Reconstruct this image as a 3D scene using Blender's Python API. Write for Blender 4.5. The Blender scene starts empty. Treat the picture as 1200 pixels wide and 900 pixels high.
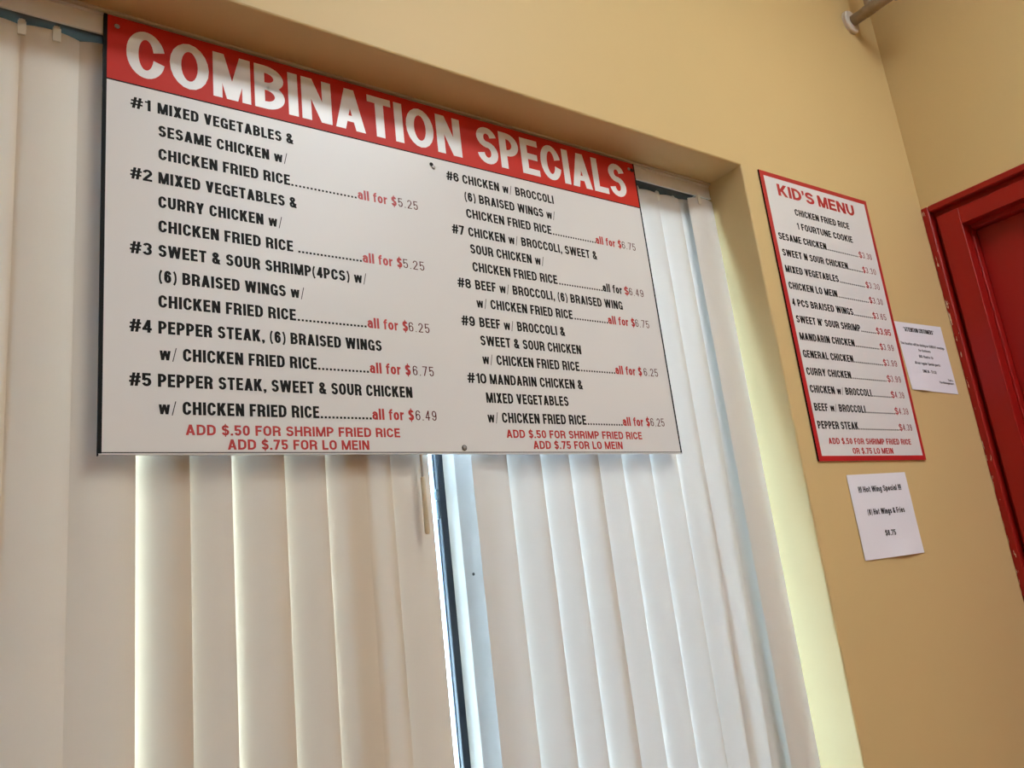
import bpy, math, random
from mathutils import Matrix, Vector
random.seed(7)
SC = bpy.context.scene
COL = SC.collection
ZC = 1.07                      # eye height of the photographer above the floor

# ------------------------------------------------------------------ camera
YAW, PITCH, ROLL, FPX = 0.632921836, 0.246310802, -0.117223976, 923.718269
cy, sy, cp, sp = math.cos(YAW), math.sin(YAW), math.cos(PITCH), math.sin(PITCH)
fwd = Vector((sy * cp, cy * cp, sp)); rgt = Vector((cy, -sy, 0.0)); upv = rgt.cross(fwd)
cr, sr = math.cos(ROLL), math.sin(ROLL)
r2 = rgt * cr + upv * sr; u2 = -rgt * sr + upv * cr
cd = bpy.data.cameras.new('camera'); cam = bpy.data.objects.new('camera', cd); COL.objects.link(cam)
cd.sensor_width = 36.0; cd.lens = 36.0 * FPX / 1200.0; cd.clip_start = 0.02; cd.clip_end = 200
M = Matrix(((r2.x, u2.x, -fwd.x, 0), (r2.y, u2.y, -fwd.y, 0), (r2.z, u2.z, -fwd.z, ZC), (0, 0, 0, 1)))
cam.matrix_world = M
SC.camera = cam

# ------------------------------------------------------------------ light, exposure
SKY_COL, SKY_STRENGTH = (0.50, 0.73, 1.0), 8.0
LAMP_COL, LAMP_STRENGTH = (0.88, 0.965, 1.0), 24.5
SUN_COL, SUN_STRENGTH, SUN_DIR = (0.62, 0.80, 1.0), 200.0, (0.90, -0.187, -0.50)   # sun raking along the outside of the blind
SC.view_settings.view_transform = 'Standard'; SC.view_settings.look = 'None'
SC.view_settings.exposure = 0.0; SC.view_settings.gamma = 1.0; SC.view_settings.use_curve_mapping = False
wd = bpy.data.worlds.new('sky'); SC.world = wd; wd.use_nodes = True
bg = wd.node_tree.nodes['Background']; bg.inputs[0].default_value = (*SKY_COL, 1); bg.inputs[1].default_value = SKY_STRENGTH

ld = bpy.data.lights.new('sun', 'SUN'); ld.color = SUN_COL; ld.energy = SUN_STRENGTH; ld.angle = math.radians(1.0)
lo = bpy.data.objects.new('sun', ld); COL.objects.link(lo); lo.rotation_euler = Vector(SUN_DIR).to_track_quat('-Z', 'Y').to_euler(); lo.location = (-4, 3, 4)

# ------------------------------------------------------------------ helpers
WLOC = {}
def tag(o, label=None, cat=None, group=None, kind=None):
    if label: o['label'] = label
    if cat: o['category'] = cat
    if group: o['group'] = group
    if kind: o['kind'] = kind
    return o
def empty(name, x, y, z):
    o = bpy.data.objects.new(name, None); COL.objects.link(o)
    o.location = (x, y, z + ZC); o.empty_display_size = 0.1; WLOC[o.name] = (x, y, z)
    return o
def obj(name, verts, faces, mat, parent=None, base=None, smooth=False):
    """verts are metres relative to the photographer's eye"""
    if parent is not None: b = WLOC[parent.name]
    elif base is not None: b = base
    else: b = (0, 0, -ZC)
    me = bpy.data.meshes.new(name)
    me.from_pydata([(v[0] - b[0], v[1] - b[1], v[2] - b[2]) for v in verts], [], faces)
    me.validate(); me.update()
    if smooth:
        me.polygons.foreach_set('use_smooth', [True] * len(me.polygons))
    me.materials.append(mat)
    o = bpy.data.objects.new(name, me); COL.objects.link(o); WLOC[o.name] = b
    if parent is not None: o.parent = parent
    else: o.location = (b[0], b[1], b[2] + ZC)
    return o
class MB:
    def __init__(s): s.v = []; s.f = []
    def quad(s, a, b, c, d):
        n = len(s.v); s.v += [a, b, c, d]; s.f.append((n, n + 1, n + 2, n + 3))
    def box(s, x0, x1, y0, y1, z0, z1, bev=0.0):
        if bev <= 0:
            n = len(s.v)
            s.v += [(x, y, z) for x in (x0, x1) for y in (y0, y1) for z in (z0, z1)]
            for f in ((0, 1, 3, 2), (4, 6, 7, 5), (0, 4, 5, 1), (2, 3, 7, 6), (0, 2, 6, 4), (1, 5, 7, 3)):
                s.f.append(tuple(n + i for i in f))
            return s
        # chamfered box: 24 verts
        b = bev; n = len(s.v); idx = {}
        for ix, x in enumerate((x0, x1)):
            for iy, y in enumerate((y0, y1)):
                for iz, z in enumerate((z0, z1)):
                    sx, sy_, sz = (b if ix == 0 else -b), (b if iy == 0 else -b), (b if iz == 0 else -b)
                    for k, p in enumerate(((x, y + sy_, z + sz), (x + sx, y, z + sz), (x + sx, y + sy_, z))):
                        idx[ix, iy, iz, k] = len(s.v); s.v.append(p)
        I = lambda *a: idx[a]
        for i in (0, 1):
            s.f += [(I(i,0,0,0), I(i,0,1,0), I(i,1,1,0), I(i,1,0,0)), (I(0,i,0,1), I(1,i,0,1), I(1,i,1,1), I(0,i,1,1)), (I(0,0,i,2), I(0,1,i,2), I(1,1,i,2), I(1,0,i,2))]
        for i in (0, 1):
            for j in (0, 1):
                s.f += [(I(i,j,0,0), I(i,j,1,0), I(i,j,1,1), I(i,j,0,1)), (I(i,0,j,0), I(i,1,j,0), I(i,1,j,2), I(i,0,j,2)), (I(0,i,j,1), I(1,i,j,1), I(1,i,j,2), I(0,i,j,2))]
        for i in (0, 1):
            for j in (0, 1):
                for k in (0, 1): s.f.append((I(i,j,k,0), I(i,j,k,1), I(i,j,k,2)))
        return s
    def cyl(s, p, q, r, n=24, r2=None, caps=True):
        p = Vector(p); q = Vector(q); d = (q - p).normalized(); r2 = r if r2 is None else r2
        a = d.orthogonal().normalized(); b = d.cross(a); k = len(s.v)
        for c, rr in ((p, r), (q, r2)):
            for i in range(n):
                t = 2 * math.pi * i / n; s.v.append(tuple(c + (a * math.cos(t) + b * math.sin(t)) * rr))
        for i in range(n):
            j = (i + 1) % n; s.f.append((k + i, k + j, k + n + j, k + n + i))
        if caps:
            s.f.append(tuple(range(k + n - 1, k - 1, -1))); s.f.append(tuple(range(k + n, k + 2 * n)))
        return s
    def lathe(s, p, axis, prof, n=28):
        """prof: (distance along axis, radius)"""
        p = Vector(p); d = Vector(axis).normalized(); a = d.orthogonal().normalized(); b = d.cross(a); k0 = len(s.v)
        for h, r in prof:
            for i in range(n):
                t = 2 * math.pi * i / n; s.v.append(tuple(p + d * h + (a * math.cos(t) + b * math.sin(t)) * r))
        for m in range(len(prof) - 1):
            for i in range(n):
                j = (i + 1) % n; k = k0 + m * n
                s.f.append((k + i, k + j, k + n + j, k + n + i))
        s.f.append(tuple(range(k0 + n - 1, k0 - 1, -1))); k = k0 + (len(prof) - 1) * n; s.f.append(tuple(range(k, k + n)))
        return s
    def obj(s, name, mat, parent=None, base=None, smooth=False): return obj(name, s.v, s.f, mat, parent, base, smooth)

# ------------------------------------------------------------------ materials
def mat(name, col, rough=0.6, metal=0.0, spec=0.5, noise=None, bump=None, trans=0.0, tcol=None):
    """noise=(scale, amount): slow tonal wear of the surface; bump=(scale, strength)"""
    m = bpy.data.materials.new(name); m.use_nodes = True; nt = m.node_tree; N = nt.nodes; L = nt.links
    p = N['Principled BSDF']; p.inputs['Base Color'].default_value = (*col, 1); p.inputs['Roughness'].default_value = rough
    p.inputs['Metallic'].default_value = metal; p.inputs['Specular IOR Level'].default_value = spec
    tc = N.new('ShaderNodeTexCoord')
    if noise:
        nz = N.new('ShaderNodeTexNoise'); nz.inputs['Scale'].default_value = noise[0]; nz.inputs['Detail'].default_value = 5
        L.new(tc.outputs['Object'], nz.inputs['Vector'])
        rp = N.new('ShaderNodeValToRGB'); e = rp.color_ramp.elements; a = noise[1]
        e[0].position = 0.3; e[1].position = 0.7
        e[0].color = (*[c * (1 - a) for c in col], 1); e[1].color = (*[min(1, c * (1 + a)) for c in col], 1)
        L.new(nz.outputs['Fac'], rp.inputs['Fac']); L.new(rp.outputs['Color'], p.inputs['Base Color'])
    if bump:
        nb = N.new('ShaderNodeTexNoise'); nb.inputs['Scale'].default_value = bump[0]; nb.inputs['Detail'].default_value = 4
        L.new(tc.outputs['Object'], nb.inputs['Vector'])
        bp = N.new('ShaderNodeBump'); bp.inputs['Strength'].default_value = bump[1]; bp.inputs['Distance'].default_value = 0.002
        L.new(nb.outputs['Fac'], bp.inputs['Height']); L.new(bp.outputs['Normal'], p.inputs['Normal'])
    if trans > 0:
        t = N.new('ShaderNodeBsdfTranslucent'); t.inputs['Color'].default_value = (*(tcol or col), 1)
        mx = N.new('ShaderNodeMixShader'); mx.inputs[0].default_value = trans
        L.new(p.outputs[0], mx.inputs[1]); L.new(t.outputs[0], mx.inputs[2]); L.new(mx.outputs[0], N['Material Output'].inputs['Surface'])
    return m
def glass_mat(name):
    m = bpy.data.materials.new(name); m.use_nodes = True; nt = m.node_tree; N = nt.nodes; L = nt.links
    N.remove(N['Principled BSDF']); t = N.new('ShaderNodeBsdfTransparent'); t.inputs[0].default_value = (0.93, 0.97, 0.97, 1)
    g = N.new('ShaderNodeBsdfGlossy'); g.inputs['Roughness'].default_value = 0.02; f = N.new('ShaderNodeFresnel'); f.inputs[0].default_value = 1.45
    mx = N.new('ShaderNodeMixShader'); L.new(f.outputs[0], mx.inputs[0]); L.new(t.outputs[0], mx.inputs[1]); L.new(g.outputs[0], mx.inputs[2])
    L.new(mx.outputs[0], N['Material Output'].inputs['Surface'])
    return m
def lamp_mat(name, col, strength):
    m = bpy.data.materials.new(name); m.use_nodes = True; N = m.node_tree.nodes; L = m.node_tree.links
    N.remove(N['Principled BSDF']); e = N.new('ShaderNodeEmission'); e.inputs[0].default_value = (*col, 1); e.inputs[1].default_value = strength
    L.new(e.outputs[0], N['Material Output'].inputs['Surface']); return m
def tile_mat(name, c1, c2, grout, size):
    m = mat(name, c1, 0.45, bump=(60, 0.1)); N = m.node_tree.nodes; L = m.node_tree.links
    b = N.new('ShaderNodeTexBrick'); b.offset = 0; b.inputs['Color1'].default_value = (*c1, 1); b.inputs['Color2'].default_value = (*c2, 1)
    b.inputs['Mortar'].default_value = (*grout, 1); b.inputs['Scale'].default_value = 1; b.inputs['Mortar Size'].default_value = 0.006
    b.inputs['Brick Width'].default_value = size; b.inputs['Row Height'].default_value = size
    tc = N.new('ShaderNodeTexCoord'); L.new(tc.outputs['Object'], b.inputs['Vector']); L.new(b.outputs['Color'], N['Principled BSDF'].inputs['Base Color'])
    return m
def chipped_red(name):
    """semi-gloss red paint with cream chips along the corner edge of the casing"""
    m = mat(name, RED, 0.36, spec=0.35, bump=(35, 0.25)); N = m.node_tree.nodes; L = m.node_tree.links; p = N['Principled BSDF']
    tc = N.new('ShaderNodeTexCoord'); mp = N.new('ShaderNodeMapping'); mp.inputs['Scale'].default_value = (90, 160, 28)
    L.new(tc.outputs['Object'], mp.inputs[0])
    nz = N.new('ShaderNodeTexNoise'); nz.inputs['Scale'].default_value = 1.0; nz.inputs['Detail'].default_value = 3
    L.new(mp.outputs[0], nz.inputs['Vector'])
    sx = N.new('ShaderNodeSeparateXYZ'); L.new(tc.outputs['Object'], sx.inputs[0])
    mr = N.new('ShaderNodeMapRange'); mr.inputs[1].default_value = 0.524; mr.inputs[2].default_value = 0.550; mr.inputs[3].default_value = -0.20; mr.inputs[4].default_value = 0.05
    L.new(sx.outputs[1], mr.inputs[0])
    ad = N.new('ShaderNodeMath'); ad.operation = 'ADD'; L.new(nz.outputs['Fac'], ad.inputs[0]); L.new(mr.outputs[0], ad.inputs[1])
    gt = N.new('ShaderNodeMath'); gt.operation = 'GREATER_THAN'; gt.inputs[1].default_value = 0.60; L.new(ad.outputs[0], gt.inputs[0])
    mx = N.new('ShaderNodeMix'); mx.data_type = 'RGBA'; mx.inputs['A'].default_value = (*RED, 1); mx.inputs['B'].default_value = (0.75, 0.62, 0.48, 1)
    L.new(gt.outputs[0], mx.inputs['Factor']); L.new(mx.outputs['Result'], p.inputs['Base Color'])
    return m
RED = (0.34, 0.009, 0.007)
TAN = (0.69, 0.505, 0.24)
MW = mat('wall_paint', TAN, 0.5, spec=0.35, noise=(1.1, 0.025), bump=(45, 0.12))
MCEIL = mat('ceiling_white', (0.72, 0.70, 0.66), 0.9, bump=(120, 0.3))
MFLOOR = tile_mat('quarry_tile', (0.30, 0.12, 0.07), (0.25, 0.10, 0.06), (0.18, 0.14, 0.12), 0.2)
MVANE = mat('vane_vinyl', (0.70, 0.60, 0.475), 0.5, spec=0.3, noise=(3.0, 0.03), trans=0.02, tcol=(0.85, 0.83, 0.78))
MVANE2 = mat('vane_vinyl_daylit', (0.73, 0.69, 0.64), 0.5, spec=0.3, noise=(3.0, 0.03), trans=0.045, tcol=(0.88, 0.88, 0.86))  # whiter copy of the vinyl: daylight on the right-hand vanes put into colour
MRAIL = mat('rail_plastic', (0.76, 0.77, 0.80), 0.5, noise=(8, 0.05))
MCLIP = mat('clip_plastic', (0.80, 0.78, 0.70), 0.35)
MWAND = mat('wand_plastic', (0.72, 0.68, 0.62), 0.3)
MHAND = mat('wand_handle_plastic', (0.62, 0.50, 0.33), 0.45)
MALU = mat('window_aluminium', (0.47, 0.445, 0.44), 0.5, metal=0.0, noise=(14, 0.06))
MHEAD = mat('dark_head_bar', (0.05, 0.055, 0.05), 0.6)
MLATCH = mat('latch_metal', (0.10, 0.15, 0.20), 0.4, metal=0.4)
MDARK = mat('dark_gasket', (0.012, 0.02, 0.035), 0.5)
MGLASS = glass_mat('window_glass')
MPANEL = mat('sign_white', (0.77, 0.76, 0.765), 0.32, spec=0.4)
MRED = mat('sign_red', (0.58, 0.026, 0.014), 0.5, spec=0.2)
MINKR = mat('sign_red_ink', (0.50, 0.018, 0.02), 0.4)
MINKK = mat('sign_black_ink', (0.006, 0.005, 0.005), 0.6, spec=0.2)
MINKW = mat('sign_white_ink', (0.82, 0.80, 0.81), 0.3)
MTHIN = mat('price_sticker_ink', (0.10, 0.008, 0.012), 0.6, spec=0.2)
MPINK = mat('price_sticker_red', (0.30, 0.02, 0.04), 0.6, spec=0.2)
MBLACK = mat('sign_black_edge', (0.004, 0.004, 0.004), 0.6, spec=0.2)
MSTEEL = mat('screw_steel', (0.42, 0.40, 0.39), 0.3, metal=0.9)
MHOLE = mat('hole_black', (0.01, 0.008, 0.008), 0.8)
MPAPER = mat('copy_paper', (0.84, 0.82, 0.90), 0.85, spec=0.15)
MTONER = mat('toner', (0.012, 0.01, 0.014), 0.7)
MPIPE = mat('painted_pipe', (0.36, 0.27, 0.17), 0.4, noise=(25, 0.2))
MESC = mat('escutcheon', (0.66, 0.58, 0.50), 0.35, noise=(20, 0.08))
MDOOR = mat('door_red', RED, 0.38, spec=0.35, bump=(30, 0.3))
MCASE = chipped_red('casing_red')
MCAULK = mat('caulk', (0.62, 0.55, 0.44), 0.7, bump=(80, 0.6))
MWALK = mat('concrete', (0.62, 0.62, 0.60), 0.9, noise=(4, 0.1))

# ------------------------------------------------------------------ lettering: bold grotesque drawn with a broad pen
WC = dict(A=.58,B=.54,C=.54,D=.55,E=.46,F=.44,G=.55,H=.55,J=.46,K=.57,L=.44,M=.70,N=.56,O=.55,P=.52,Q=.55,R=.55,S=.52,T=.50,U=.54,V=.57,W=.84,X=.57,Y=.56,Z=.5)
WT = dict(A=.96,B=.86,C=.94,D=.90,E=.78,F=.74,G=.98,H=.92,J=.7,K=.93,L=.74,M=1.02,N=.92,O=1.0,P=.82,Q=1.0,R=.9,S=.86,T=.80,U=.88,V=.9,W=1.25,X=.9,Y=.9,Z=.8)
WL = dict(a=.46,b=.47,c=.43,d=.47,e=.45,f=.32,g=.47,h=.46,j=.3,k=.47,m=.72,n=.46,o=.47,p=.47,q=.47,r=.34,s=.43,t=.32,u=.46,v=.45,w=.68,x=.45,y=.45,z=.42)
WP = {'#': .56, '&': .58, '(': .26, ')': .26, '/': .30, '$': .48, '"': .34, '-': .3, '1': .30}
FIX = {'I': 1, 'l': 1, 'i': 1, '.': 1, ',': 1, "'": .8, '!': 1}
def arc(cx, cy_, rx, ry, a0, a1, n=10):
    return [(cx + rx * math.cos(math.radians(a0 + (a1 - a0) * i / n)), cy_ + ry * math.sin(math.radians(a0 + (a1 - a0) * i / n))) for i in range(n + 1)]
class Pen:
    def __init__(s, tv, th): s.tv = tv; s.th = th; s.p = []
    def path(s, pts, closed=False, e=(1, 1)):
        q = [pts[0]]
        for p in pts[1:]:
            if abs(p[0] - q[-1][0]) + abs(p[1] - q[-1][1]) > 1e-5: q.append(p)
        if closed and abs(q[0][0] - q[-1][0]) + abs(q[0][1] - q[-1][1]) < 1e-5: q.pop()
        n = len(q); A = []; Bq = []
        for i in range(n):
            a = q[(i - 1) % n] if (closed or i > 0) else q[i]
            b = q[(i + 1) % n] if (closed or i < n - 1) else q[i]
            tx, ty = (b[0] - a[0]) / e[0], (b[1] - a[1]) / e[1]; l = math.hypot(tx, ty) or 1; nx, ny = -ty / l, tx / l
            A.append((q[i][0] + nx * s.tv / 2, q[i][1] + ny * s.th / 2)); Bq.append((q[i][0] - nx * s.tv / 2, q[i][1] - ny * s.th / 2))
        for i in range(n if closed else n - 1):
            j = (i + 1) % n; s.p.append([A[i], A[j], Bq[j], Bq[i]])
    def rect(s, x0, x1, y0, y1): s.p.append([(x0, y0), (x1, y0), (x1, y1), (x0, y1)])
    def diag(s, x0, y0, x1, y1, h): s.p.append([(x0 - h, y0), (x0 + h, y0), (x1 + h, y1), (x1 - h, y1)])
def glyph(ch, W, tv, th, ry):
    """outline pieces of one character, cap height 1, width W"""
    P = Pen(tv, th); L = tv / 2; R = W - tv / 2; B = th / 2; T = 1 - th / 2; cx = W / 2; rx = (R - L) / 2; m = .52
    X = .74; XT = X - th / 2
    V = lambda x, y0, y1: P.rect(x - tv / 2, x + tv / 2, y0, y1)
    H = lambda y, x0, x1: P.rect(x0, x1, y - th / 2, y + th / 2)
    def ring(B_, T_, r): return arc(cx, T_ - r, rx, r, 0, 180) + arc(cx, B_ + r, rx, r, 180, 360)
    def spath(B_, T_):
        mm = B_ + (T_ - B_) * .53; yu, ru = (T_ + mm) / 2, (T_ - mm) / 2; yl, rl = (B_ + mm) / 2, (mm - B_) / 2
        return arc(cx, yu, rx * .96, ru, 8, 262, 14) + arc(cx, yl, rx, rl, 82, -172, 14)
    def bowl(x0, xr, y0, y1):
        r = min((y1 - y0) / 2, ry); k = min(xr - x0, (xr - x0) * (.62 if ry < .35 else .7))
        return [(x0, y1), (xr - k, y1)] + arc(xr - k, y1 - r, k, r, 90, 0)[1:] + arc(xr - k, y0 + r, k, r, 0, -90) + [(x0, y0)]
    BE = lambda x0, xr, y0, y1: ((xr - x0) * (.62 if ry < .35 else .7), min((y1 - y0) / 2, ry))
    SE = (rx, .22 * (T - B) / .84); h = tv * .54
    if ch == 'A': P.diag(h, 0, cx, 1, h); P.diag(W - h, 0, cx, 1, h); P.rect(W * .24, W * .76, .2, .2 + th * .85)
    elif ch == 'B': V(L, 0, 1); P.path(bowl(L, R - tv * .08, m, T), e=BE(L, R, m, T)); P.path(bowl(L, R, B, m), e=BE(L, R, B, m))
    elif ch == 'C': P.path(arc(cx, T - ry, rx, ry, 4 if ry < .35 else 14, 180, 14) + arc(cx, B + ry, rx, ry, 180, 356 if ry < .35 else 346, 14), e=(rx, ry))
    elif ch == 'D': V(L, 0, 1); P.path(bowl(L, R, B, T), e=BE(L, R, B, T))
    elif ch == 'E': V(L, 0, 1); H(T, L, W); H(.515, L, W * .93); H(B, L, W)
    elif ch == 'F': V(L, 0, 1); H(T, L, W); H(.5, L, W * .9)
    elif ch == 'G': P.path(arc(cx, T - ry, rx, ry, 5, 180, 12) + arc(cx, B + ry, rx, ry, 180, 340, 12), e=(rx, ry)); V(R, 0, .5); P.rect(cx, W, .5 - th * .8, .5)
    elif ch == 'H': V(L, 0, 1); V(R, 0, 1); H(.52, L, R)
    elif ch == 'I': V(L, 0, 1)
    elif ch == 'J': P.path([(R, 1), (R, B + ry)] + arc(cx, B + ry, rx, ry, 0, -180))
    elif ch == 'K': V(L, 0, 1); P.diag(tv * .9, .36, W - h * 1.15, 1, h * 1.15); P.diag(W - h * 1.1, 0, tv * 1.25, .62, h * 1.1)
    elif ch == 'L': V(L, 0, 1); H(B, L, W)
    elif ch == 'M':
        k = tv * .84; P.rect(0, k, 0, 1); P.rect(W - k, W, 0, 1); P.diag(cx, 0, k * .62, 1, k * .62); P.diag(cx, 0, W - k * .62, 1, k * .62)
    elif ch == 'N': V(L, 0, 1); V(R, 0, 1); P.diag(W - tv * .58, 0, tv * .58, 1, tv * .58)
    elif ch in 'O0': P.path(ring(B, T, ry if ry < .35 else T - .5), True, e=(rx, ry if ry < .35 else T - .5))
    elif ch == 'P': V(L, 0, 1); P.path(bowl(L, R, .44, T), e=BE(L, R, .44, T))
    elif ch == 'Q': P.path(ring(B, T, ry), True); P.diag(W - h, -.05, cx, .3, h)
    elif ch == 'R': V(L, 0, 1); P.path(bowl(L, R, .46, T), e=BE(L, R, .46, T)); P.diag(W - h * 1.0, 0, R - tv * .25, .46, h)
    elif ch == 'S': P.path(spath(B, T), e=SE)
    elif ch == 'T': V(cx, 0, 1); H(T, 0, W)
    elif ch == 'U': P.path([(L, 1), (L, B + ry)] + arc(cx, B + ry, rx, ry, 180, 360) + [(R, 1)])
    elif ch == 'V': P.diag(cx, 0, h, 1, h); P.diag(cx, 0, W - h, 1, h)
    elif ch == 'W':
        k = h * .92
        for a, b in ((.27, k / W), (.27, .5), (.73, .5), (.73, 1 - k / W)): P.diag(W * a, 0, W * b, 1, k)
    elif ch == 'X': P.diag(h * 1.1, 0, W - h * 1.1, 1, h * 1.1); P.diag(W - h * 1.1, 0, h * 1.1, 1, h * 1.1)
    elif ch == 'Y': V(cx, 0, .45); P.diag(cx, .38, h, 1, h); P.diag(cx, .38, W - h, 1, h)
    elif ch == 'Z': H(T, 0, W); H(B, 0, W); P.diag(h, B, W - h, T, h)
    elif ch == '1': V(W - L, 0, 1); P.rect(W * .12, W - L, .72, .72 + th * .75)
    elif ch == '2':
        yu, ru = .70, T - .70
        P.path(arc(cx, yu, rx, ru, 175, -30, 14) + [(L * 1.15, B + th * .3)], e=(rx, ru)); H(B, 0, W)
    elif ch == '3': P.path(arc(cx, (T + m) / 2, rx * .95, (T - m) / 2, 165, -90, 14), e=SE); P.path(arc(cx, (B + m) / 2, rx, (m - B) / 2, 90, -165, 14), e=SE)
    elif ch == '4': V(W * .68, 0, 1); H(.28, 0, W); P.diag(tv * .5, .28, W * .68, 1 , tv * .5)
    elif ch == '5': H(T, L, W * .93); V(L * 1.15, .46, 1); P.path([(L, .50)] + arc(cx, .33, rx, .33 - B, 120, -165, 16))
    elif ch == '6': P.path([(R, .74)] + arc(cx, T - .24, rx, .24, 15, 180, 10) + [(L, .35)]); P.path(arc(cx, (B + .6) / 2, rx, (.6 - B) / 2, 0, 360, 20), True, e=SE)
    elif ch == '7': H(T, 0, W); P.diag(W * .32, 0, W - h, T, h)
    elif ch == '8': P.path(arc(cx, (T + m) / 2, rx * .93, (T - m) / 2, 0, 360, 18), True, e=SE); P.path(arc(cx, (B + m) / 2, rx, (m - B) / 2, 0, 360, 18), True, e=SE)
    elif ch == '9': P.path([(L, .26)] + arc(cx, B + .24, rx, .24, 195, 360, 10) + [(R, .65)]); P.path(arc(cx, (T + .4) / 2, rx, (T - .4) / 2, 0, 360, 20), True, e=SE)
    elif ch == '#':
        k = tv * .46
        for a in (.30, .68): P.diag(W * a - .06, 0, W * a + .09, 1, k)
        P.rect(.03, W, .60, .60 + th * .85); P.rect(0, W - .03, .28, .28 + th * .85)
    elif ch == '&':
        P.path(arc(W * .42, .765, W * .21, .235 - B, 0, 360, 18), True)
        P.path(arc(W * .40, .285, W * .40 - L, .285 - B, 110, 345, 16)); P.path([(W * .80, .42), (W * .72, .24)])
        P.diag(W - tv * .55, 0, W * .36, .66, tv * .55)
    elif ch == '(': P.path(arc(W + L * .6, .44, W + L * .6 - L, .62, 118, 242, 10))
    elif ch == ')': P.path(arc(-L * .6, .44, W + L * .6 - L, .62, 62, -62, 10))
    elif ch == '/': P.diag(.045, -.08, W - .045, 1, max(.03, tv * .2))
    elif ch == '$': P.path(spath(B, T)); P.rect(cx - tv * .22, cx + tv * .22, -.13, 1.13)
    elif ch == '.': P.rect(0, tv, 0, th)
    elif ch == ',': P.rect(0, tv, 0, th); P.diag(tv * .35, -.14, tv * .68, 0, tv * .3)
    elif ch == "'": P.rect(0, tv * .8, .72, 1); P.diag(tv * .2, .6, tv * .5, .72, tv * .25)
    elif ch == '"': P.rect(0, tv * .7, .66, 1); P.rect(W - tv * .7, W, .66, 1)
    elif ch == '!': V(L, .27, 1); P.rect(0, tv, 0, th)
    elif ch == '-': H(.4, 0, W)
    elif ch in 'lI': V(L, 0, 1)
    elif ch == 'i': V(L, 0, X); P.rect(0, tv, .84, 1)
    elif ch == 'o': P.path(ring(B, XT, .24), True)
    elif ch == 'a': P.path(arc(cx, XT - .2, rx, .2, 165, 0, 10) + [(R, 0)]); P.path(arc(cx, (B + .44) / 2, rx, (.44 - B) / 2, 0, 360, 16), True)
    elif ch in 'bdpq':
        P.path(ring(B, XT, .24), True); V(L if ch in 'bp' else R, 0 if ch in 'bd' else -.22, 1 if ch in 'bd' else X)
    elif ch == 'c': P.path(arc(cx, XT - .24, rx, .24, 5, 180, 10) + arc(cx, B + .24, rx, .24, 180, 355, 10))
    elif ch == 'e': P.path([(L, .4), (R, .4)]); P.path(arc(cx, XT - .24, rx, .24, -15, 180, 10) + arc(cx, B + .24, rx, .24, 180, 345, 10))
    elif ch == 'f': P.path([(W * .42, 0), (W * .42, T - .16)] + arc(W * .42 + .16, T - .16, .16, .16, 180, 90, 6) + [(W, T)]); P.rect(0, W, X - th * .8, X)
    elif ch == 'g': P.path(ring(B, XT, .24), True); P.path([(R, X), (R, -.05)] + arc(cx, -.05, rx, .17, 0, -160, 10))
    elif ch in 'hn': V(L, 0, 1 if ch == 'h' else X); P.path(arc(cx, XT - .22, rx, .22, 180, 0, 10) + [(R, 0)])
    elif ch == 'm':
        V(L, 0, X); k = (W - tv) / 4
        for c in (L + k, L + 3 * k): P.path(arc(c, XT - .2, k, .2, 180, 0, 8) + [(c + k, 0)])
    elif ch == 'r': V(L, 0, X); P.path(arc(W, XT - .24, W - L, .24, 180, 95, 8))
    elif ch == 's': P.path(spath(B, XT))
    elif ch == 't': P.path([(W * .42, .95), (W * .42, B + .14)] + arc(W * .42 + .14, B + .14, .14, .14, 180, 270, 6) + [(W, B)]); P.rect(0, W, X - th * .8, X)
    elif ch == 'u': V(R, 0, X); P.path([(L, X), (L, B + .22)] + arc(cx, B + .22, rx, .22, 180, 360, 10))
    elif ch in 'vy':
        P.diag(cx, 0, h, X, h); P.diag(cx - (.12 if ch == 'y' else 0), -.22 if ch == 'y' else 0, W - h, X, h)
    elif ch == 'w':
        k = h * .8
        for a, b in ((.27, k / W), (.27, .5), (.73, .5), (.73, 1 - k / W)): P.diag(W * a, 0, W * b, X, k)
    elif ch == 'k': V(L, 0, 1); P.diag(tv * .9, .28, W - h, X, h); P.diag(W - h, 0, tv * 1.2, .46, h)
    elif ch == 'x': P.diag(h, 0, W - h, X, h); P.diag(W - h, 0, h, X, h)
    elif ch == 'z': H(XT, 0, W); H(B, 0, W); P.diag(h, B, W - h, XT, h)
    elif ch == 'j': V(R, -.2, X); P.rect(W - tv, W, .84, 1)
    return P.p
def set_line(text, x0, x1, z, cap, tv=.19, th=.165, ry=.27, wide=False, gap=.088):
    """pieces of one printed line between x0 and x1 (surface units), baseline z"""
    span = (x1 - x0) / cap
    if set(text) == {'.'}:
        n = len(text); w = min(.19, span / n * .66); st = (span - w) / max(1, n - 1)
        return [[(x0 + (i * st + a) * cap, z + b * cap) for a, b in ((0, 0), (w, 0), (w, .18), (0, .18))] for i in range(n)]
    ws = []
    for c in text:
        if c == ' ': ws.append((.20, False))
        elif c in FIX: ws.append((tv * FIX[c], True))
        else: ws.append(((WT if wide else WC).get(c) or WL.get(c) or WP.get(c) or (.46 if not wide else .6), False))
    g = gap * (len(text) - 1)
    fix = sum(w for w, f in ws if f); flex = sum(w for w, f in ws if not f) + g
    s = (span - fix) / flex
    if s < .55: k = span / (fix + flex); s = k; tv *= max(.6, k * 1.2); ws = [(tv * .9 if f else w, f) for w, f in ws]; s = (span - sum(w for w, f in ws if f)) / flex
    out = []; x = 0
    for c, (w, f) in zip(text, ws):
        W = w if f else w * s
        if c != ' ':
            for poly in glyph(c, W, min(tv, W * .48) if not f else w / FIX[c], th, ry):
                out.append([(x0 + (x + px) * cap, z + py * cap) for px, py in poly])
        x += W + gap * s
    return out
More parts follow.
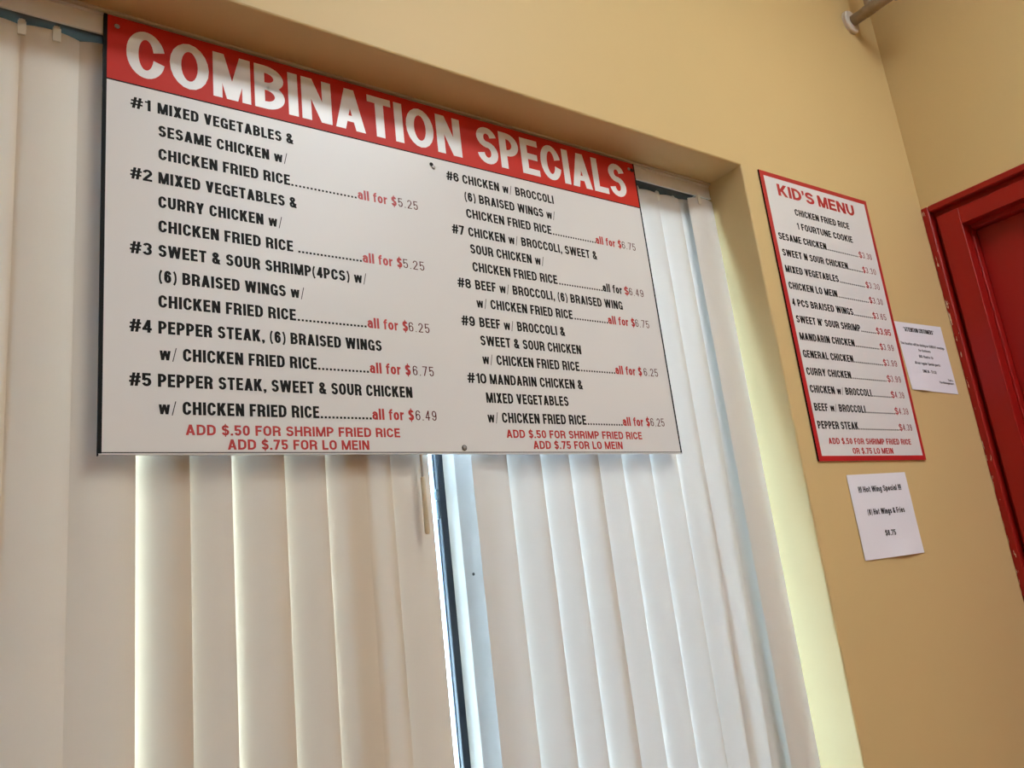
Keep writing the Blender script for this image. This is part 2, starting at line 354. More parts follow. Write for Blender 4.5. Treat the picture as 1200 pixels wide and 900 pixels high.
def text_obj(name, polys, mat_, parent, surf):
    v = []; f = []
    for k, poly in enumerate(polys):
        ar = sum(poly[i][0] * poly[(i + 1) % len(poly)][1] - poly[(i + 1) % len(poly)][0] * poly[i][1] for i in range(len(poly)))
        if ar < 0: poly = poly[::-1]
        n = len(v); lift = 1.5e-5 * (k % 5)
        v += [surf(px, py, lift) for px, py in poly]; f.append(tuple(range(n, n + len(poly))))
    return obj(name, v, f, mat_, parent)

# ================================================================== the room
Y0 = 1.15            # face of the front wall
XR = 2.637           # face of the right-hand wall
XL, YB, ZTOP, ZFL = -3.2, -6.4, 2.40, -ZC
OX0, OX1, OZ0, OZ1, YOUT = -0.62, 1.6842, -0.72, 1.0114, 1.46     # window recess
def struct(o): o['kind'] = 'structure'; return o
b = MB(); b.box(XL - .15, XR + .15, YB - .15, YOUT, ZFL - .12, ZFL); struct(b.obj('floor', MFLOOR))
b = MB(); b.box(XL - .15, XR + .15, YB - .15, YOUT, ZTOP, ZTOP + .12); struct(b.obj('ceiling', MCEIL))
b = MB(); b.box(XL - .15, XL, YB - .15, YOUT, ZFL, ZTOP); struct(b.obj('wall_left', MW))
b = MB(); b.box(XL, XR, YB - .15, YB, ZFL, ZTOP); struct(b.obj('wall_back', MW))
# front wall: one slab with the recess cut through, arrises slightly rounded
def ring_wall(name, x0, x1, z0, z1, a0, a1, c0, c1, y0, y1, ch=.004):
    v = []; f = []
    def loop(xa, xb, za, zb, y): n = len(v); v.extend([(xa, y, za), (xb, y, za), (xb, y, zb), (xa, y, zb)]); return n
    L = [loop(x0, x1, z0, z1, y1), loop(x0, x1, z0, z1, y0), loop(a0 - ch, a1 + ch, c0 - ch, c1 + ch, y0),
         loop(a0 - ch * .3, a1 + ch * .3, c0 - ch * .3, c1 + ch * .3, y0 + ch * .3), loop(a0, a1, c0, c1, y0 + ch), loop(a0, a1, c0, c1, y1)]
    for i in range(len(L)):
        p, q = L[i], L[(i + 1) % len(L)]
        for k in range(4):
            m = (k + 1) % 4; f.append((p + k, p + m, q + m, q + k))
    return obj(name, v, f, MW)
struct(ring_wall('wall_front', XL, XR + .15, ZFL, ZTOP, OX0, OX1, OZ0, OZ1, Y0, YOUT))
# right-hand wall with the door opening
DY0, DY1, DZ1 = .05, 1.138, 1.052
b = MB(); b.box(XR, XR + .15, DY1, Y0, ZFL, ZTOP); b.box(XR, XR + .15, YB - .15, DY0, ZFL, ZTOP); b.box(XR, XR + .15, DY0, DY1, DZ1, ZTOP)
struct(b.obj('wall_right', MW))

# ------------------------------------------------------------------ red door in its frame
dr = struct(empty('door_1', XR + .03, .6, ZFL))
def u_frame(x0, x1, ya, yb, za, w, name, m, parent, bev=.0015, wt=None):
    """three-sided frame (jamb, head, jamb) as one mesh"""
    wt = wt or w; q = MB()
    q.box(x0, x1, yb - w, yb, ZFL, za, bev); q.box(x0, x1, ya, ya + w, ZFL, za, bev); q.box(x0, x1, ya + w, yb - w, za - wt, za, bev)
    return q.obj(name, m, parent)
u_frame(XR - .008, XR + .055, .04, 1.1499, 1.0618, .0235, 'casing_ridge', MCASE, dr, .003, wt=.0215)
u_frame(XR + .002, XR + .09, .08, 1.1105, 1.0175, .0705, 'door_frame', MCASE, dr, .0015, wt=.0565)
u_frame(XR + .026, XR + .088, .062, 1.1265, 1.041, .022, 'frame_rebate', MCASE, dr, 0, wt=.028)
u_frame(XR + .046, XR + .11, .13, 1.0495, .965, .0165, 'door_stop', MDOOR, dr, .002, wt=.018)
b = MB(); b.box(XR + .075, XR + .115, .1466, 1.033, ZFL, .9466, .002); b.obj('door_leaf', MDOOR, dr)
b = MB(); b.lathe((XR + .075, .22, -.12), (-1, 0, 0), [(0, .033), (.006, .033), (.010, .014), (.03, .012), (.036, .024), (.05, .029), (.062, .024), (.066, .008)])
b.obj('door_knob', MSTEEL, dr, smooth=True)

# ------------------------------------------------------------------ sliding window behind the blind
wn = struct(empty('window_1', .5, 1.40, OZ0))
b = MB()
b.box(OX0, OX1, 1.335, 1.425, OZ0 + .0002, OZ0 + .05, .002)
b.box(OX0 + .0002, OX0 + .045, 1.336, 1.424, OZ0 + .05, OZ1 - .108, .002); b.box(OX1 - .035, OX1 - .0002, 1.336, 1.424, OZ0 + .05, OZ1 - .108, .002)
b.obj('window_frame', MALU, wn)
b = MB(); b.box(OX0 + .0002, OX1 - .0002, 1.322, 1.425, OZ1 - .108, OZ1 - .0002, .002); b.obj('head_bar', MHEAD, wn)  # made deep and low to keep sky light off the rail's underside
b = MB(); b.box(.8116, .866, 1.330, 1.376, OZ0 + .05, OZ1 - .108, .0012); mu = b.obj('mullion', MALU, wn)
b = MB(); b.lathe((.8309, 1.3303, .026), (0, -1, 0), [(0, .0032), (.0004, .0030)], 16); b.obj('screw_hole', MHOLE, mu)
b = MB(); b.box(.7975, .870, 1.3762, 1.398, OZ0 + .05, OZ1 - .108, .001); b.obj('gasket', MDARK, wn)
b = MB(); b.box(OX0 + .045, .7975, 1.386, 1.392, OZ0 + .05, OZ1 - .108); b.box(.870, OX1 - .035, 1.386, 1.392, OZ0 + .05, OZ1 - .108); b.obj('pane', MGLASS, wn)
b = MB(); b.box(.7925, .7972, 1.378, 1.384, .140, .200, .0015); b.box(.7895, .7972, 1.374, 1.384, .176, .196, .002); b.obj('latch', MLATCH, wn)
b = MB(); b.box(-30, 30, YOUT, 40, ZFL - .2, ZFL - .1); struct(b.obj('sidewalk', MWALK))

# caulk line where the head of the recess meets the blind's rail
b = MB(); b.box(OX0, OX1, 1.2568, 1.2648, OZ1 - .005, OZ1 - .0001, .001); o = b.obj('trim_1', MCAULK); struct(o)

# ------------------------------------------------------------------ vertical blind
vb = empty('vertical_blind', .53, 1.285, OZ0 + .03)
tag(vb, 'cream vertical blind hanging in the window recess behind the large menu board', 'blind')
b = MB()
RZ0 = .9645
for (ya, yb, za, zb) in ((1.265, 1.2685, RZ0, OZ1 - .0003), (1.3165, 1.320, RZ0, OZ1 - .0003), (1.2685, 1.3165, OZ1 - .0045, OZ1 - .0003)):
    b.box(OX0 + .002, OX1 - .002, ya, yb, za, zb, .0006)
b.box(OX0 + .002, OX1 - .002, 1.2635, 1.265, RZ0 + .036, RZ0 + .041); b.box(OX0 + .002, OX1 - .002, 1.2638, 1.265, RZ0, RZ0 + .004)
b.obj('headrail', MRAIL, vb)
b = MB(); b.box(OX0 + .003, OX1 - .003, 1.2686, 1.3164, RZ0 + .0035, RZ0 + .0055); b.obj('slot_shade_plate', MHEAD, vb)  # dark plate added under the rail to paint in the slot's shade
VW, VT, VBOT = .0889, .9605, OZ0 + .05
def vane(xr, ang, yr=1.2865, crown=.0055, top=VT, clip=None, wob=0.0, m=None, swing=0.0):
    """one vane; xr is its right-hand edge, ang turns its left edge towards the glass"""
    a = math.radians(ang); n = 10; rows = 14; v = []; f = []
    for j in range(rows + 1):
        t = j / rows; z = top + (VBOT - top) * t
        for i in range(n + 1):
            s = i / n; d = (1 - s) * VW; c = crown * (1 - (2 * s - 1) ** 2)
            x = xr - d * math.cos(a) - c * math.sin(a); y = yr + d * math.sin(a) - c * math.cos(a) + crown * .15
            x += wob * math.sin(5 * t + xr * 40) * (1 - s) - xr / yr * swing * t; y -= swing * t; v.append((x, y, z - (0.004 * (2 * s - 1) ** 2 if j == 0 else 0)))
    for j in range(rows):
        for i in range(n):
            k = j * (n + 1) + i; f.append((k, k + n + 1, k + n + 2, k + 1))
    o = obj('vane', v, f, m or MVANE, vb, smooth=True)
    cx = clip if clip is not None else xr - VW * .5 * math.cos(a)
    fr = (xr - cx) / math.cos(a); yc = yr + fr * math.sin(a) - crown * (1 - (1 - 2 * fr / VW) ** 2)
    q = MB()
    q.box(cx - .006, cx + .006, yc - .0035, yc - .0012, top - .022, top + .004, .0008)
    q.box(cx - .006, cx + .006, yc + .0012, yc + .0032, top - .012, top + .004, .0006)
    q.box(cx - .0045, cx + .0045, yc - .0035, yc + .0032, top + .004, top + .007, .0006)
    q.cyl((cx, yc, top + .006), (cx, 1.297, RZ0 + .012), .003, 10)
    q.obj('vane_clip', MCLIP, o)
    return o
K = 1.00508
LEFT = [(-.560, 2.5), (-.480, 2.5), (-.400, 2.5), (-.322, 2.5), (-.245, 2.5), (-.170, 2.5), (-.095, 2.5), (-.018, 2.5), (.059, 2.5, .0545), (.136, .3, .103), (.2235, .3), (.301, 17), (.365, 13), (.4515, 8), (.523, 11), (.604, 6), (.647, 5), (.7255, 3)]
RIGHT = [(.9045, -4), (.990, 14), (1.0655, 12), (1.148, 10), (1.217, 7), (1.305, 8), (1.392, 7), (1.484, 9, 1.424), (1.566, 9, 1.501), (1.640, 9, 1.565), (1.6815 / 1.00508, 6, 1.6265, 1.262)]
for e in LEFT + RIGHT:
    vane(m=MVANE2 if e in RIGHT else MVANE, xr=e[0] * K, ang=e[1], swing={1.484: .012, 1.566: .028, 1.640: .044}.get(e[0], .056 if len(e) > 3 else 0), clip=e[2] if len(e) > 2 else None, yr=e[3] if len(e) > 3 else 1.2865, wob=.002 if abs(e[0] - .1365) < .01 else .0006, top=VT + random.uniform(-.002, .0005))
# tilt wand with its tan grip
b = MB(); b.cyl((.7022, 1.2655, .205), (.6975, 1.2660, .958), .0026, 8); wnd = b.obj('wand', MWAND, vb, smooth=True)
b = MB(); b.lathe((.7022, 1.2650, .2065), (-.003, -.002, -1), [(0, .0030), (.001, .0043), (.05, .0046), (.098, .0050), (.101, .0046), (.1035, .0030)], 14); b.obj('wand_handle', MHAND, wnd, smooth=True)

# ================================================================== big menu board
BY = 1.2558; BX0, BX1, BZ0, BZ1 = .1697, 1.3855, .2470, .9998; HZ = .8768
mb = empty('menu_board', (BX0 + BX1) / 2, BY + .0045, BZ0)
tag(mb, 'large white menu board with a red COMBINATION SPECIALS heading, fixed in front of the blind', 'menu board')
b = MB(); b.box(BX0, BX1, BY, BY + .0058, BZ0, BZ1, .0004); b.obj('panel', MPANEL, mb)
b = MB(); b.box(BX0 - .0015, BX0, BY - .0002, BY + .0060, BZ0 - .001, BZ1); b.box(BX1, BX1 + .0008, BY - .0002, BY + .0060, BZ0, BZ1)
b.box(BX0, BX0 + .0042, BY - .0003, BY - .00005, BZ0 + .002, BZ1); b.box(BX1 - .0036, BX1, BY - .0003, BY - .00005, BZ0 + .002, BZ1)
b.box(BX0 + .0042, BX1 - .0036, BY - .0003, BY - .00005, BZ0 + .0026, BZ0 + .0040)
b.box(BX0 + .0042, BX1 - .0036, BY - .0003, BY - .00005, HZ - .0022, HZ + .0003)
b.obj('black_border', MBLACK, mb)
b = MB(); b.box(BX0 + .0042, BX1 - .0036, BY - .0002, BY - .00005, HZ + .0003, BZ1 - .0004); b.obj('heading_band', MRED, mb)
surf = lambda x, z, l: (x, BY - .00025 - l, z)
surf_hi = lambda x, z, l: (x, BY - .0004 - l, z)
tp = set_line('COMBINATION', .2029, .8610, .8930, .0915, tv=.205, th=.172, ry=.40, wide=True, gap=.11) + set_line('SPECIALS', .9023, 1.3455, .8940, .0910, tv=.205, th=.172, ry=.40, wide=True, gap=.10)
text_obj('heading_lettering', tp, MINKW, mb, surf_hi)
LINES = [
('B', '#1', 0.2097, 0.2406, 0.8312),
('B', 'MIXED VEGETABLES &', 0.2514, 0.4862, 0.8312),
('B', 'SESAME CHICKEN w/', 0.2525, 0.473, 0.788),
('B', 'CHICKEN FRIED RICE', 0.2524, 0.4758, 0.7446),
('D', '..................', 0.478, 0.6061, 0.7446),
('R', 'all for $', 0.6087, 0.6914, 0.7446),
('N', '5.25', 0.6951, 0.7389, 0.7446),
('B', '#2', 0.2097, 0.2428, 0.7006),
('B', 'MIXED VEGETABLES &', 0.2522, 0.4864, 0.7006),
('B', 'CURRY CHICKEN w/', 0.252, 0.4577, 0.6568),
('B', 'CHICKEN FRIED RICE', 0.2519, 0.4754, 0.6134),
('D', '..................', 0.4847, 0.6072, 0.6134),
('R', 'all for $', 0.6094, 0.6922, 0.6134),
('N', '5.25', 0.6945, 0.7409, 0.6134),
('B', '#3', 0.2097, 0.2421, 0.57),
('B', 'SWEET & SOUR SHRIMP(4PCS) w/', 0.2517, 0.6143, 0.57),
('B', '(6) BRAISED WINGS w/', 0.2521, 0.4919, 0.526),
('B', 'CHICKEN FRIED RICE', 0.2514, 0.4744, 0.4832),
('D', '...................', 0.4774, 0.6072, 0.4832),
('R', 'all for $', 0.6095, 0.6928, 0.4832),
('N', '6.25', 0.6947, 0.7395, 0.4832),
('B', '#4', 0.2097, 0.2418, 0.4395),
('B', 'PEPPER STEAK, (6) BRAISED WINGS', 0.2512, 0.6347, 0.4395),
('B', 'w/ CHICKEN FRIED RICE', 0.2528, 0.5077, 0.3964),
('D', '..............', 0.5098, 0.6055, 0.3964),
('R', 'all for $', 0.6074, 0.6907, 0.3964),
('N', '6.75', 0.6954, 0.7403, 0.3964),
('B', '#5', 0.2097, 0.2409, 0.353),
('B', 'PEPPER STEAK, SWEET & SOUR CHICKEN', 0.2502, 0.6903, 0.353),
('B', 'w/ CHICKEN FRIED RICE', 0.2512, 0.5071, 0.3097),
('D', '..............', 0.5095, 0.6043, 0.3097),
('R', 'all for $', 0.6059, 0.6895, 0.3097),
('N', '6.49', 0.6933, 0.7372, 0.3097),
('R', 'ADD $.50 FOR SHRIMP FRIED RICE', 0.2898, 0.658, 0.2777),
('R', 'ADD $.75 FOR LO MEIN', 0.3527, 0.5959, 0.2548),
('B', '#6', 0.815, 0.8449, 0.831),
('B', 'CHICKEN w/ BROCCOLI', 0.8543, 1.1004, 0.831),
('B', '(6) BRAISED WINGS w/', 0.855, 1.0986, 0.7905),
('B', 'CHICKEN FRIED RICE', 0.8546, 1.0815, 0.7512),
('D', '..................', 1.0849, 1.2132, 0.7512),
('R', 'all for $', 1.2139, 1.2965, 0.7512),
('N', '6.75', 1.2986, 1.3432, 0.7512),
('B', '#7', 0.815, 0.8449, 0.7087),
('B', 'CHICKEN w/ BROCCOLI, SWEET &', 0.8549, 1.2107, 0.7087),
('B', 'SOUR CHICKEN w/', 0.8549, 1.0479, 0.67),
('B', 'CHICKEN FRIED RICE', 0.8559, 1.0789, 0.63),
('D', '..................', 1.0832, 1.2117, 0.63),
('B', 'all for', 1.2131, 1.2747, 0.63),
('R', '$', 1.2819, 1.2959, 0.63),
('N', '6.49', 1.2976, 1.3443, 0.63),
('B', '#8', 0.815, 0.8471, 0.59),
('B', 'BEEF w/ BROCCOLI, (6) BRAISED WING', 0.8575, 1.2681, 0.59),
('B', 'w/ CHICKEN FRIED RICE', 0.8559, 1.1095, 0.5505),
('D', '..............', 1.1139, 1.2132, 0.5505),
('R', 'all for $', 1.2145, 1.2995, 0.5505),
('N', '6.75', 1.3013, 1.3464, 0.5505),
('B', '#9', 0.815, 0.8467, 0.5083),
('B', 'BEEF w/ BROCCOLI &', 0.8578, 1.0808, 0.5083),
('B', 'SWEET & SOUR CHICKEN', 0.8554, 1.1197, 0.4693),
('B', 'w/ CHICKEN FRIED RICE', 0.8553, 1.1081, 0.43),
('D', '..............', 1.1115, 1.2123, 0.43),
('R', 'all for $', 1.2136, 1.2967, 0.43),
('N', '6.25', 1.3034, 1.3491, 0.43),
('B', '#10', 0.815, 0.8593, 0.3888),
('B', 'MANDARIN CHICKEN &', 0.8678, 1.1102, 0.3888),
('B', 'MIXED VEGETABLES', 0.8543, 1.0635, 0.3498),
('B', 'w/ CHICKEN FRIED RICE', 0.8525, 1.1061, 0.3098),
('D', '..............', 1.1095, 1.2107, 0.3098),
('R', 'all for $', 1.2126, 1.2964, 0.3098),
('N', '6.25', 1.2993, 1.3435, 0.3098),
('R', 'ADD $.50 FOR SHRIMP FRIED RICE', 0.8932, 1.2646, 0.2794),
('R', 'ADD $.75 FOR LO MEIN', 0.9563, 1.2011, 0.257)
]
for st, tx, xa, xb, z in LINES:
    if tx.startswith('ADD'): text_obj('extra_charge_lettering', set_line(tx, xa, xb, z, .0168, tv=.225, th=.19), MINKR, mb, surf)
    elif st == 'N': text_obj('price_digits', set_line(tx, xa, xb, z + .0008, .0188, tv=.12, th=.095, ry=.30, gap=.2), MTHIN, mb, surf)
    elif st == 'R': text_obj('price_lettering', set_line(tx, xa, xb, z, .0205, tv=.21, th=.175), MINKR, mb, surf)
    elif st == 'D': text_obj('dot_leader', set_line(tx, xa, xb, z, .0208), MINKK, mb, surf)
    else: text_obj('item_number' if tx[0] == '#' else 'dish_lettering', set_line(tx, xa, xb, z, .0210, tv=.225 if xa < .78 else .205, th=.185, gap=.05 if tx[0] == '#' else .088), MINKK, mb, surf)
def screw(x, z, y, parent, r=.0042):
    q = MB(); q.lathe((x, y, z), (0, -1, 0), [(0, r), (.0008, r), (.0018, r * .8), (.0023, r * .35), (.0017, .0006)], 16)
    q.obj('screw', MSTEEL, parent, smooth=False)
for x, z in ((.1885, .9800), (.7852, .8525), (.7917, .2590), (1.3655, .9815)): screw(x, z, BY - .0005, mb)
for x, z, r in ((.7806, .8582, .0045), (1.3757, .9800, .0055), (.7917, .2588, .0056), (.1868, .9815, .0030)):
    q = MB(); q.lathe((x, BY - .0006, z), (0, -1, 0), [(0, r), (.0004, r)], 16); q.obj('drill_hole', MHOLE, mb)

# ================================================================== kid's menu board
def quad_surf(TL, TR, BR, BL, off=0.0, bow=None):
    TL, TR, BR, BL = map(Vector, (TL, TR, BR, BL))
    def s(u, v, l=0.0):
        p = (BL * (1 - u) + BR * u) * (1 - v) + (TL * (1 - u) + TR * u) * v
        y = p.y - off - l - (bow(u, v) if bow else 0)
        return (p.x, y, p.z)
    return s
KT = [(1.5301 * 1.1455, 1.1455, .8823 * 1.1455), (1.988 * 1.138, 1.138, .8901 * 1.138), (1.9737 * 1.1455, 1.1455, .179 * 1.1455), (1.526 * 1.1455, 1.1455, .179 * 1.1455)]
kb = empty('kids_menu_board', 2.005, 1.1475, KT[3][2])
tag(kb, "white KID'S MENU board with a red border on the tan wall by the door", 'menu board')
ks = quad_surf(*KT)
def slab(surf_, n, m, th, u0=0, u1=1, v0=0, v1=1, l=0.0):
    """a sheet following surf_, th thick behind its face"""
    v = []; f = []; N1 = (n + 1) * (m + 1)
    for back in (0, 1):
        for j in range(m + 1):
            for i in range(n + 1):
                p = surf_(u0 + (u1 - u0) * i / n, v0 + (v1 - v0) * j / m, l); v.append((p[0], p[1] + (th if back else 0), p[2]))
    id_ = lambda i, j, b_: b_ * N1 + j * (n + 1) + i
    for j in range(m):
        for i in range(n):
            f.append((id_(i, j, 0), id_(i + 1, j, 0), id_(i + 1, j + 1, 0), id_(i, j + 1, 0))); f.append((id_(i, j, 1), id_(i, j + 1, 1), id_(i + 1, j + 1, 1), id_(i + 1, j, 1)))
    for i in range(n):
        f.append((id_(i, 0, 0), id_(i, 0, 1), id_(i + 1, 0, 1), id_(i + 1, 0, 0))); f.append((id_(i, m, 0), id_(i + 1, m, 0), id_(i + 1, m, 1), id_(i, m, 1)))
    for j in range(m):
        f.append((id_(0, j, 0), id_(0, j + 1, 0), id_(0, j + 1, 1), id_(0, j, 1))); f.append((id_(n, j, 0), id_(n, j, 1), id_(n, j + 1, 1), id_(n, j + 1, 0)))
    return v, f
v, f = slab(ks, 8, 12, .0035); obj('panel', v, f, MPANEL, kb)
V_ = []; F_ = []
def add_sheet(s, u0, u1, v0, v1, l, n=1, m=1):
    vv, ff = slab(s, n, m, .00015, u0, u1, v0, v1, l); k = len(V_); V_.extend(vv); F_.extend([tuple(k + i for i in q) for q in ff])
bu, bv = .031, .0165
for a in ((0, bu, 0, 1), (1 - bu * .85, 1, 0, 1), (bu, 1 - bu * .85, 0, bv), (bu, 1 - bu * .85, 1 - bv, 1)): add_sheet(ks, *a, .0002, 8, 12)
obj('red_border', V_, F_, MINKR, kb)
V_ = []; F_ = []; ke = quad_surf(*[(p[0] - (.0012 if i in (0, 3) else 0), p[1] - .0003, p[2]) for i, p in enumerate(KT)])
vv, ff = slab(ke, 1, 12, .003, -.0005, .0015, 0, 1); obj('side_shadow', vv, ff, MBLACK, kb)  # black strip painted in as the shadow along the board's left side
KL = [
('T', "KID'S MENU", 0.1301, 0.8434, 0.919),
('B', 'CHICKEN FRIED RICE', 0.2444, 0.7516, 0.8565),
('B', '1 FOURTUNE COOKIE', 0.2369, 0.755, 0.8034),
('B', 'SESAME CHICKEN', 0.0522, 0.4722, 0.749),
('D', '......................', 0.4772, 0.7752, 0.749),
('R', '$', 0.7868, 0.8188, 0.749),
('N', '3.30', 0.8238, 0.9175, 0.749),
('B', 'SWEET N SOUR CHICKEN', 0.0563, 0.6447, 0.69),
('D', '...........', 0.6479, 0.7843, 0.69),
('R', '$', 0.7901, 0.8176, 0.69),
('N', '3.30', 0.8216, 0.9251, 0.69),
('B', 'MIXED VEGETABLES', 0.0519, 0.5218, 0.631),
('D', '..................', 0.528, 0.7746, 0.631),
('R', '$', 0.7872, 0.8163, 0.631),
('N', '3.30', 0.8203, 0.9271, 0.631),
('B', 'CHICKEN LO MEIN', 0.0515, 0.4766, 0.572),
('D', '....................', 0.4856, 0.7747, 0.572),
('R', '$', 0.787, 0.8165, 0.572),
('N', '3.30', 0.8229, 0.9238, 0.572),
('B', '4 PCS BRAISED WINGS', 0.0503, 0.5928, 0.513),
('D', '.............', 0.5965, 0.78, 0.513),
('R', '$', 0.7868, 0.8157, 0.513),
('N', '3.65', 0.8207, 0.9225, 0.513),
('B', "SWEET N' SOUR SHRIMP", 0.0549, 0.6286, 0.455),
('D', '...........', 0.6335, 0.7807, 0.455),
('R', '$3.95', 0.7865, 0.9352, 0.455),
('B', 'MANDARIN CHICKEN', 0.0539, 0.5376, 0.396),
('D', '.................', 0.5446, 0.7737, 0.396),
('R', '$', 0.7872, 0.8168, 0.396),
('N', '3.99', 0.8209, 0.9261, 0.396),
('B', 'GENERAL CHICKEN', 0.0509, 0.4913, 0.337),
('D', '....................', 0.4975, 0.7761, 0.337),
('R', '$', 0.7841, 0.8143, 0.337),
('N', '3.99', 0.8186, 0.9227, 0.337),
('B', 'CURRY CHICKEN', 0.0492, 0.4365, 0.278),
('D', '........................', 0.4416, 0.7725, 0.278),
('R', '$', 0.7848, 0.8176, 0.278),
('N', '3.99', 0.8217, 0.9245, 0.278),
('B', 'CHICKEN w/ BROCCOLI', 0.0478, 0.5924, 0.22),
('D', '.............', 0.595, 0.784, 0.22),
('R', '$', 0.7871, 0.8223, 0.22),
('N', '4.39', 0.8277, 0.9211, 0.22),
('B', 'BEEF w/ BROCCOLI', 0.0512, 0.5, 0.161),
('D', '...................', 0.5065, 0.7828, 0.161),
('R', '$', 0.7881, 0.8232, 0.161),
('N', '4.39', 0.8291, 0.9245, 0.161),
('B', 'PEPPER STEAK', 0.0485, 0.3998, 0.103),
('D', '..........................', 0.406, 0.786, 0.103),
('R', '$', 0.793, 0.8254, 0.103),
('N', '4.39', 0.8329, 0.9243, 0.103),
('R', 'ADD $.50 FOR SHRIMP FRIED RICE', 0.1114, 0.8791, 0.0543),
('R', 'OR $.75 LO MEIN', 0.3024, 0.6796, 0.0225)
]
kst = lambda u, v, l: ks(u, v, .0003 + l)
KW, KH = .5154, .8128     # panel size, so that pen widths stay square
def kid_line(tx, a, b_, v, cap, **k): return [[(x / KW, z / KH) for x, z in poly] for poly in set_line(tx, a * KW, b_ * KW, v * KH, cap, **k)]
for st, tx, a, b_, v in KL:
    if st == 'T': text_obj('heading_lettering', kid_line(tx, a, b_, v, .0365, tv=.33, th=.21, ry=.38, wide=True, gap=.1), MINKR, kb, kst)
    elif st == 'N': text_obj('price_digits', kid_line(tx, a, b_, v + .001, .0188, tv=.15, th=.09, ry=.3, gap=.2), MPINK, kb, kst)
    elif tx[:2] in ('AD', 'OR'): text_obj('extra_charge_lettering', kid_line(tx, a, b_, v, .0160, tv=.28, th=.185), MINKR, kb, kst)
    elif st == 'R': text_obj('price_lettering', kid_line(tx, a, b_, v, .0195, tv=.23, th=.165), MINKR, kb, kst)
    elif st == 'D': text_obj('dot_leader', kid_line(tx, a, b_, v, .0200), MINKK, kb, kst)
    else: text_obj('dish_lettering', kid_line(tx, a, b_, v, .0205, tv=.255, th=.18), MINKK, kb, kst)

# ================================================================== paper notices
def notice(name, corners, bow, lines, label, cat='notice', group=None):
    base = (sum(c[0] for c in corners) / 4, Y0, min(c[2] for c in corners))
    e = empty(name, *base); tag(e, label, cat, group)
    s = quad_surf(*corners, bow=bow); v, f = slab(s, 24, 20, .0002); obj('sheet', v, f, MPAPER, e, smooth=False)
    w = (Vector(corners[1]) - Vector(corners[0])).length; h = (Vector(corners[0]) - Vector(corners[3])).length
    for tx, a, b_, va, vb_, cap, kw in lines:
        P = []
        for poly in set_line(tx, a * w, b_ * w, 0, cap, **kw):
            P.append([(x / w, va + (vb_ - va) * ((x / w - a) / (b_ - a)) + z / h) for x, z in poly])
        text_obj('lettering_line', P, MTONER, e, lambda u, v_, l: s(u, v_, .0003 + l))
    return e
NY = Y0 - .0012
IMP = dict(tv=.26, th=.19, gap=.07, ry=.24)
notice('wing_special_notice', [(1.8552, NY, .1690), (2.1359, NY, .1725), (2.1377, NY, -.0451), (1.8560, NY, -.0450)],
       lambda u, v: .0006 + .0055 * max(0, 1 - v * 5) * math.sin(math.pi * min(1, max(0, (u - .25) / .75))) ** 2 + .0012 * (1 + math.sin(9 * u + 4 * v)) * (1 - v) * .5,
       [('!!! Hot Wing Special !!!', .137, .864, .783, .783, .0150, IMP), ('(8) Hot Wings & Fries', .203, .832, .512, .507, .0150, IMP), ('$6.75', .415, .590, .252, .249, .0145, IMP)],
       "white sheet reading Hot Wing Special stuck to the wall below the KID'S MENU board")
TNY = dict(tv=.2, th=.17)
notice('customer_notice', [(2.2755, NY, .6262), (2.5546, NY, .6338), (2.5575, NY, .4116), (2.2860, NY, .4151)],
       lambda u, v: .0006 + .004 * max(0, 1 - v * 4) * max(0, math.sin(math.pi * min(1, u / .45))) ** 2,
       [('"ATTENTION CUSTOMERS"', .155, .799, .866, .862, .0135, IMP),
        ('This location will be closing on SUNDAY evenings', .018, .945, .664, .650, .0082, TNY), ('for business', .352, .611, .580, .578, .0082, TNY),
        ('BIG thanks to', .333, .630, .488, .486, .0085, TNY), ('All our regular Special guests', .205, .749, .388, .386, .0082, TNY),
        ('DINE IN - TO GO', .331, .618, .270, .268, .0090, TNY), ('Thank u,', .841, .960, .182, .181, .0062, TNY), ('The Management', .631, .954, .134, .133, .0066, dict(tv=.24, th=.2))],
       "white ATTENTION CUSTOMERS sheet between the KID'S MENU board and the red door frame")

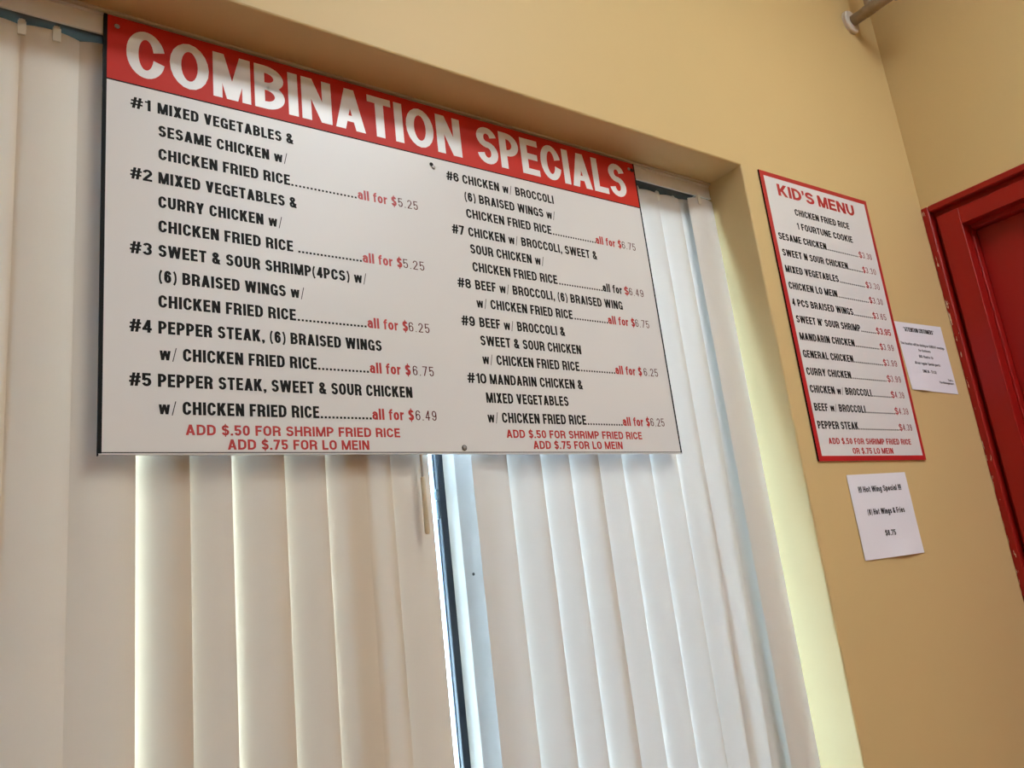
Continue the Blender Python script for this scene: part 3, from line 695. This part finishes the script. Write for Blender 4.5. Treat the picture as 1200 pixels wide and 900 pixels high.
# ================================================================== pipe through the wall
px, pz = 2.470, 1.7428
pp = empty('wall_pipe', px, Y0, pz); tag(pp, 'tan painted pipe with a round flange coming out of the wall near the ceiling corner', 'pipe')
b = MB(); b.cyl((px, Y0 - .001, pz), (px, .93, pz), .0195, 28); b.obj('pipe', MPIPE, pp, smooth=True).data.polygons[0].use_smooth = True
b = MB(); b.lathe((px, Y0 - .0002, pz), (0, -1, 0), [(0, .043), (.009, .0425), (.0125, .040), (.014, .036), (.0145, .022)], 36); b.obj('flange', MESC, pp)
b = MB(); b.lathe((px, .99, pz), (0, -1, 0), [(0, .0265), (.006, .0285), (.012, .0265), (.07, .0265), (.076, .0285), (.082, .0265)], 28)
b.cyl((px, .948, pz), (px, .948, pz + .05), .0265, 28); b.obj('fitting', MPIPE, pp)
b = MB(); b.cyl((px, .948, pz + .05), (px, .948, ZTOP - .001), .0195, 24); b.obj('riser', MPIPE, pp)
b = MB(); b.cyl((px + .006, 1.075, pz + .017), (px + .006, 1.075, ZTOP - .001), .013, 20); b.lathe((px, 1.088, pz), (0, -1, 0), [(0, .0208), (.026, .0208)], 28); b.obj('hanger', MPIPE, pp)

# ================================================================== ceiling lights (recessed in the ceiling overhead)
MLAMP = lamp_mat('lamp_diffuser', LAMP_COL, LAMP_STRENGTH); MFRAME = mat('lamp_frame', (.8, .8, .8), .5)
def ceiling_light(x, y, label):
    e = empty('ceiling_light', x, y, ZTOP - .03); tag(e, label, 'ceiling light', 'ceiling lights')
    q = MB(); w, d = .61, .305
    for a in ((-w, w, -d, -d + .03), (-w, w, d - .03, d), (-w, -w + .03, -d + .03, d - .03), (w - .03, w, -d + .03, d - .03)):
        q.box(x + a[0], x + a[1], y + a[2], y + a[3], ZTOP - .03, ZTOP - .0005, .002)
    q.obj('frame', MFRAME, e)
    q = MB(); q.box(x - w + .03, x + w - .03, y - d + .03, y + d - .03, ZTOP - .022, ZTOP - .006); q.obj('diffuser', MLAMP, e)
for x, y, t in ((1.35, -.55, 'white framed ceiling light panel nearest the menu boards'), (1.70, -2.0, 'white framed ceiling light panel added mid-room for frontal light'),  # middle and back panels are unseen, added to supply frontal light
                (1.35, -4.8, 'white framed ceiling light panel added at the back for frontal light')):
    ceiling_light(x, y, t)
